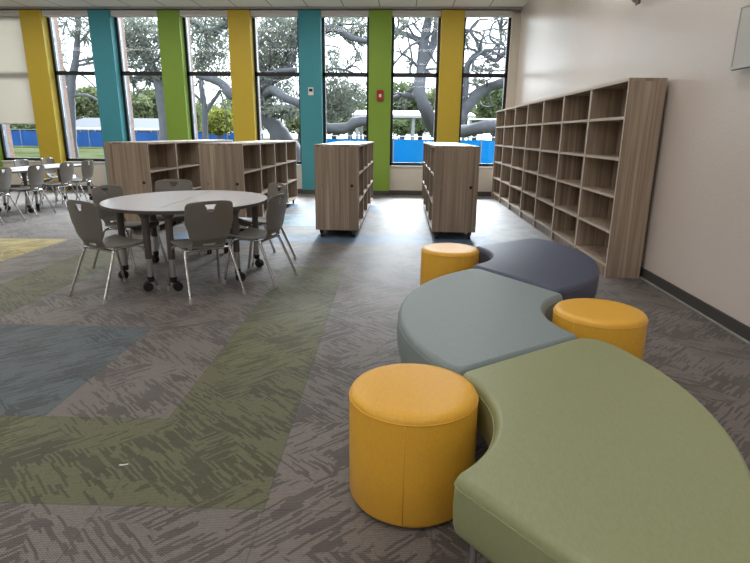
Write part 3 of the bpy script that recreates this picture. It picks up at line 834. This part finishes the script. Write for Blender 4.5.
# the leaning oak seen in the windows left of the teal pier
Y = 25.0
tree('oak_tree', 'massive leaning oak with dense crown outside, left of the right teal pier', 'tree',
     [[(296, 168, Y, 26), (288, 148, Y, 22), (277, 130, Y, 18), (266, 116, Y, 15), (262, 98, Y, 12), (270, 80, Y, 11), (288, 68, Y, 10), (292, 48, Y, 9), (298, 15, Y, 6)],
      [(266, 116, Y, 10), (250, 96, Y, 9), (240, 96, Y - 1, 9), (231, 95, Y - 1, 10), (222, 84, Y - 1, 9), (208, 78, Y - 1, 7), (196, 76, Y - 1, 4)],
      [(262, 100, Y, 9), (272, 90, Y - 1, 9), (284, 97, Y - 2, 8), (302, 106, Y - 2, 8), (315, 118, Y - 2, 9), (326, 127, Y - 2, 10), (344, 128, Y - 2, 10), (358, 122, Y - 2, 10), (372, 120, Y - 2, 8), (384, 112, Y - 2, 5)],
      [(270, 80, Y, 7), (262, 68, Y, 7), (257, 54, Y, 6), (245, 40, Y, 6), (228, 25, Y, 6), (215, 32, Y, 7), (205, 30, Y, 6), (193, 22, Y, 5), (180, 20, Y, 3)],
      [(292, 50, Y, 5), (310, 30, Y, 5), (335, 28, Y - 1, 5), (352, 38, Y - 1, 5), (372, 42, Y - 1, 3)],
      [(262, 100, Y, 5), (258, 80, Y - 1, 6), (276, 72, Y - 1, 5), (296, 70, Y - 1, 4)]],
     [(205, 30, Y, 8, 3, .05), (228, 25, Y, 6, 3, .05), (270, 80, Y, 8, 3, .05), (292, 48, Y, 9, 3, .05), (335, 28, Y, 10, 3.5, .05), (352, 38, Y, 7, 2.5, .04), (345, 70, Y, 5, 2, .04)],
     [(275, 40, Y, 26, 26, 1500, .13), (272, 85, Y, 26, 24, 650, .12), (205, 38, Y, 26, 26, 1150, .12), (285, 112, Y - 2, 18, 7, 420, .12), (260, 105, Y - 1, 16, 8, 260, .12),
      (215, 68, Y, 20, 14, 300, .11), (342, 24, Y, 26, 10, 420, .12), (356, 38, Y, 10, 8, 150, .11), (335, 66, Y + 1, 14, 16, 260, .11), (340, 96, Y + 1, 22, 18, 1000, .12), (350, 58, Y, 14, 10, 90, .1), (330, 108, Y, 12, 12, 330, .12)],
     M['leaf_oak'], 'oaks outside the windows')
# dense crown seen beyond the second teal / green window
Y = 27.0
tree('oak_tree', 'dense grey green oak crown outside between the left teal and green piers', 'tree',
     [[(166, 150, Y, 14), (165, 120, Y, 12), (160, 90, Y, 10), (150, 60, Y, 8), (140, 35, Y, 6), (128, 15, Y, 4)],
      [(160, 90, Y, 8), (172, 60, Y, 7), (182, 35, Y, 5)], [(150, 60, Y, 5), (134, 52, Y, 4), (120, 56, Y, 3), (108, 50, Y, 2)], [(158, 84, Y, 5), (146, 76, Y, 4), (132, 78, Y, 3), (120, 72, Y, 2)]],
     [(140, 35, Y, 8, 3, .05), (150, 60, Y, 8, 3, .05), (132, 78, Y, 5, 2, .04)],
     [(135, 34, Y, 28, 18, 1300, .13), (142, 60, Y, 24, 12, 620, .12), (128, 80, Y, 14, 8, 200, .11), (172, 45, Y, 16, 26, 400, .12), (152, 78, Y, 12, 8, 150, .11)], M['leaf_oak'], 'oaks outside the windows')
Y = 30.0
tree('pine_tree', 'slim grey forked tree outside, between the left yellow and teal piers', 'tree',
     [[(73, 156, Y, 10), (72, 135, Y, 8), (71, 108, Y, 7.5), (71, 86, Y, 7.5), (75, 64, Y, 6.5), (77, 44, Y, 5.5), (79, 15, Y, 4), (80, -10, Y, 2)],
      [(71, 90, Y, 6), (66, 76, Y, 5), (60, 64, Y, 4), (53, 50, Y, 3), (48, 36, Y, 2)],
      [(75, 62, Y, 2.6), (84, 60, Y, 2.4), (95, 57, Y, 2), (108, 50, Y, 1)], [(76, 66, Y, 2.6), (86, 64, Y, 2.4), (97, 62, Y, 2)],
      [(72, 97, Y, 3), (82, 95, Y, 2.6), (92, 97, Y, 2.4), (101, 103, Y, 2)], [(77, 40, Y, 2.4), (70, 32, Y, 2), (66, 22, Y, 1.6)], [(77, 44, Y, 2.6), (86, 36, Y, 2), (92, 24, Y, 1.4)],
      [(76, 72, Y, 2), (86, 78, Y, 1.8), (96, 88, Y, 1.4)]],
     [(79, 22, Y, 9, 2.6, .035), (66, 24, Y, 6, 2, .03), (92, 24, Y, 6, 2, .03), (92, 60, Y, 4, 1.5, .03), (55, 52, Y, 5, 1.6, .03), (86, 36, Y, 5, 1.8, .03)],
     [(78, 28, Y, 18, 12, 420, .09), (60, 32, Y, 8, 16, 130, .09), (94, 40, Y, 9, 14, 190, .09), (62, 60, Y, 5, 10, 70, .09), (92, 62, Y, 8, 6, 60, .09), (58, 78, Y, 4, 6, 60, .09)], M['leaf_oak'])
Y = 33.0
tree('young_tree', 'young forked tree outside, seen between the left green and middle yellow piers', 'tree',
     [[(206, 148, Y, 7), (205, 130, Y, 6), (205, 110, Y, 5.5), (202, 92, Y, 5), (201, 76, Y, 4)], [(205, 114, Y, 4), (214, 100, Y, 3.6), (221, 90, Y, 3)], [(204, 104, Y, 3), (194, 94, Y, 2.6), (187, 88, Y, 2)]],
     [(201, 80, Y, 6, 2, .04), (220, 92, Y, 5, 2, .04)],
     [(200, 74, Y, 18, 8, 160, .1), (222, 84, Y, 10, 8, 60, .1)], M['leaf_oak'])

def bush(lab, px, py, Y, rx, ry, n, mat, s=.3, name='background_tree', cat='tree', grp='trees beyond the lawn'):
    base = at(px, py, Y); top = py - ry * .4
    tree(name, lab, cat, [[(px, 140, Y, 5), (px + 1, py + ry * .4, Y, 4), (px - 1, py, Y, 3), (px, top, Y, 1)]], [],
         [(px, py, Y, rx, ry, n, s), (px, (py + 133) / 2, Y, rx * 1.1, max(4, (134 - py) / 2), int(n * .6), s)], mat, grp)
bush('pale green round tree far outside, beside the slim forked tree', 88, 101, 62, 15, 13, 900, M['leaf_pale'], .4)
bush('pale green tree far outside, low between the left teal and green piers', 128, 104, 66, 20, 11, 900, M['leaf_pale'], .4)
bush('grey green tree far outside next to the left green pier', 152, 103, 70, 18, 13, 800, M['leaf_mid'], .4)
bush('yellow green bush outside at the foot of the young forked tree', 220, 122, 44, 14, 11, 750, M['leaf_yel'], .26)
bush('dark green bush outside left of the young forked tree', 192, 118, 52, 12, 12, 600, M['leaf_mid'], .3)
bush('pale tree far outside behind the leaning oak', 242, 112, 66, 22, 16, 700, M['leaf_pale'], .4)
bush('green tree far outside behind the window left of the right green pier', 350, 108, 70, 24, 16, 900, M['leaf_mid'], .4)
bush('green tree far outside behind the pavilion roof', 402, 100, 74, 22, 16, 1100, M['leaf_mid'], .4)
bush('pale green tree far outside just right of the pavilion', 440, 104, 72, 18, 18, 900, M['leaf_pale'], .4)
bush('green tree far outside in the window beside the right wall', 494, 104, 60, 18, 17, 1100, M['leaf_mid'], .36)
bush('pale tree far outside beyond the swing frame', 474, 120, 64, 16, 12, 700, M['leaf_pale'], .36)
bush('small shrub outside under the pavilion', 402, 126, 60, 10, 8, 350, M['leaf_mid'], .3)
bush('tree seen at the foot of the lowered shade', 24, 122, 66, 26, 12, 700, M['leaf_mid'], .4)

bush('broad green tree far behind the pavilion posts', 420, 118, 86, 22, 14, 800, M['leaf_mid'], .42)
bush('broad pale green tree far outside between the right teal and green piers', 334, 120, 84, 20, 13, 700, M['leaf_pale'], .42)
bush('green tree far outside low behind the thick oak limb', 366, 120, 80, 18, 12, 600, M['leaf_mid'], .42)
bush('broad green tree far outside at the right end of the yard', 512, 116, 78, 20, 16, 800, M['leaf_mid'], .42)
bush('grey green tree far outside right of the leaning oak trunk', 300, 120, 82, 18, 12, 600, M['leaf_pale'], .42)
bush('pale green tree far outside low behind the grey roofed house', 108, 112, 92, 24, 12, 700, M['leaf_pale'], .45)
bush('green tree far outside behind the young forked tree', 206, 116, 84, 20, 14, 700, M['leaf_pale'], .42)

# fences
def fence(lab, x0, x1, Y, ztop, step, mat, mesh, gname):
    t = thing('tarp_fence', lab, 'fence', (x0, Y, GZ - .02), 0)
    L = x1 - x0; n = int(L / step)
    bm = B(); nx = n * 6; g = []
    for i in range(nx + 1):
        x = L * i / nx; sag = -.05 * math.sin(PI * ((i % 6) / 6)); y = .05 + .06 * math.sin(x * 1.7)
        g.append((bm.verts.new((x, y, ztop + sag)), bm.verts.new((x, y + .02, .12 if mesh else .05))))
    for a, b in zip(g, g[1:]): bm.faces.new((a[0], b[0], b[1], a[1]))
    bmesh.ops.solidify(bm, geom=bm.faces[:], thickness=.01)
    obj('tarp', bm, mat, t)
    for i in range(n + 1):
        x = L * i / n; obj('post', tube(B(), [(x, 0, -.2), (x, 0, ztop + .12)], .03, 8), M['galv'], t, True, 40)
    obj('rail', tube(B(), [(0, 0, ztop + .1), (L, 0, ztop + .1)], .022, 8), M['galv'], t, True, 40)
    if mesh:
        bm = B(); s = .34; k = int((L + ztop) / s); w = .016
        for d in (1, -1):
            for i in range(k):
                xa = i * s if d < 0 else i * s - ztop
                pa, pb = (xa, .0), (xa + d * ztop, ztop)
                if d > 0 and pa[0] < 0: pa = (0, -xa)
                if d > 0 and pb[0] > L: pb = (L, L - xa)
                if d < 0 and pb[0] < 0: pb = (0, xa)
                if pa[0] > L: continue
                vs = [bm.verts.new((pa[0], -.03, pa[1])), bm.verts.new((pa[0] + w, -.03, pa[1])), bm.verts.new((pb[0] + w, -.03, pb[1])), bm.verts.new((pb[0], -.03, pb[1]))]
                bm.faces.new(vs)
        bmesh.ops.solidify(bm, geom=bm.faces[:], thickness=.01)
        obj('chain_link', bm, M['galv'], t)
fence('long chain link fence hung with blue tarp across the lawn', -46, -12, 48, 1.42, 3.0, M['tarp'], True, '')
fence('bright blue tarp fence outside the right windows', -4.6, 8.0, 27, 1.22, 2.1, M['tarp2'], False, '')

# far house, pavilion, swing frame
a = at(60, 130, 54); b_ = at(172, 130, 54)
t = thing('house', 'low grey roofed house far beyond the blue fence', 'house', (a.x, 54, GZ - .02))
L = b_.x - a.x
obj('wall', box(B(), (0, 0, 0), (L, 5, 1.78)), M['housewall'], t)
bm = B(); v = [bm.verts.new(p) for p in ((-.8, -.9, 1.72), (L + .8, -.9, 1.72), (L + .8, 6, 1.72), (-.8, 6, 1.72), (1.2, 2.5, 2.75), (L - 1.2, 2.5, 2.75))]
for f in ((0, 1, 5, 4), (1, 2, 5), (2, 3, 4, 5), (3, 0, 4), (3, 2, 1, 0)): bm.faces.new([v[i] for i in f])
obj('roof', bm, M['roofgrey'], t)
obj('fascia', box(B(), (-.8, -.93, 1.6), (L + .8, -.88, 1.76)), M['white'], t)
for i in range(4):
    x = L * (i + .5) / 4; f = obj('window', box(B(), (x - .7, -.06, .8), (x + .7, -.001, 1.7)), M['white'], t)
    obj('window_pane', box(B(), (x - .6, -.08, .88), (x + .6, -.061, 1.62)), M['darkglass'], f)
a = at(352, 110, 46); b_ = at(476, 110, 46)
t = thing('pavilion', 'white flat roofed pavilion on posts across the yard', 'pavilion', (a.x, 46, GZ - .02))
L = b_.x - a.x; zt = at(412, 109.5, 46).z; zb = at(412, 117.5, 46).z
bm = B(); v = [bm.verts.new(p) for p in ((0, 0, zb), (L, 0, zb), (L, 5, zb), (0, 5, zb), (0, 0, zb + .22), (L, 0, zb + .22), (L, 5, zb + .75), (0, 5, zb + .75))]
for f in ((0, 1, 5, 4), (1, 2, 6, 5), (2, 3, 7, 6), (3, 0, 4, 7), (4, 5, 6, 7), (3, 2, 1, 0)): bm.faces.new([v[i] for i in f])
obj('roof', bm, M['pavroof'], t)
for x in (.4, L * .5, L - .4):
    for y in (.3, 4.7): obj('post', box(B(), (x - .13, y - .13, 0), (x + .13, y + .13, zb)), M['housewall'], t)
a = at(468, 130, 40)
t = thing('swing_frame', 'white tube swing frame standing beyond the bright blue tarp', 'swing frame', (a.x, 40, GZ - .02))
hh = at(480, 119, 40).z; Lw = at(500, 119, 40).x - a.x
obj('top_bar', tube(B(), [(0, 0, hh), (Lw, 0, hh)], .05, 8), M['white'], t, True, 40)
for x in (0, Lw):
    for s in (-1, 1): obj('leg', tube(B(), [(x, 0, hh), (x + .35 * s, s * .9, 0)], .045, 8), M['white'], t, True, 40)

# ------------------------------------------------------------------ light of the day
w = bpy.data.worlds.new('overcast_sky'); S.world = w; w.use_nodes = True
bg = w.node_tree.nodes['Background']; bg.inputs[0].default_value = (0.93, 0.97, 1.0, 1); bg.inputs[1].default_value = 4.0

sd = bpy.data.lights.new('veiled_sun', 'SUN'); sd.energy = 23.0; sd.angle = math.radians(36); sd.color = (.94, .97, 1.0)
so = bpy.data.objects.new('veiled_sun', sd); COL.objects.link(so); so.location = (0, 40, 30)
so.rotation_euler = Vector((-.06, -math.cos(math.radians(38)), -math.sin(math.radians(38)))).to_track_quat('-Z', 'Y').to_euler()
S.view_settings.view_transform = 'Standard'; S.view_settings.look = 'None'
S.view_settings.gamma = 1.0; S.view_settings.exposure = 0.18; S.view_settings.use_curve_mapping = False
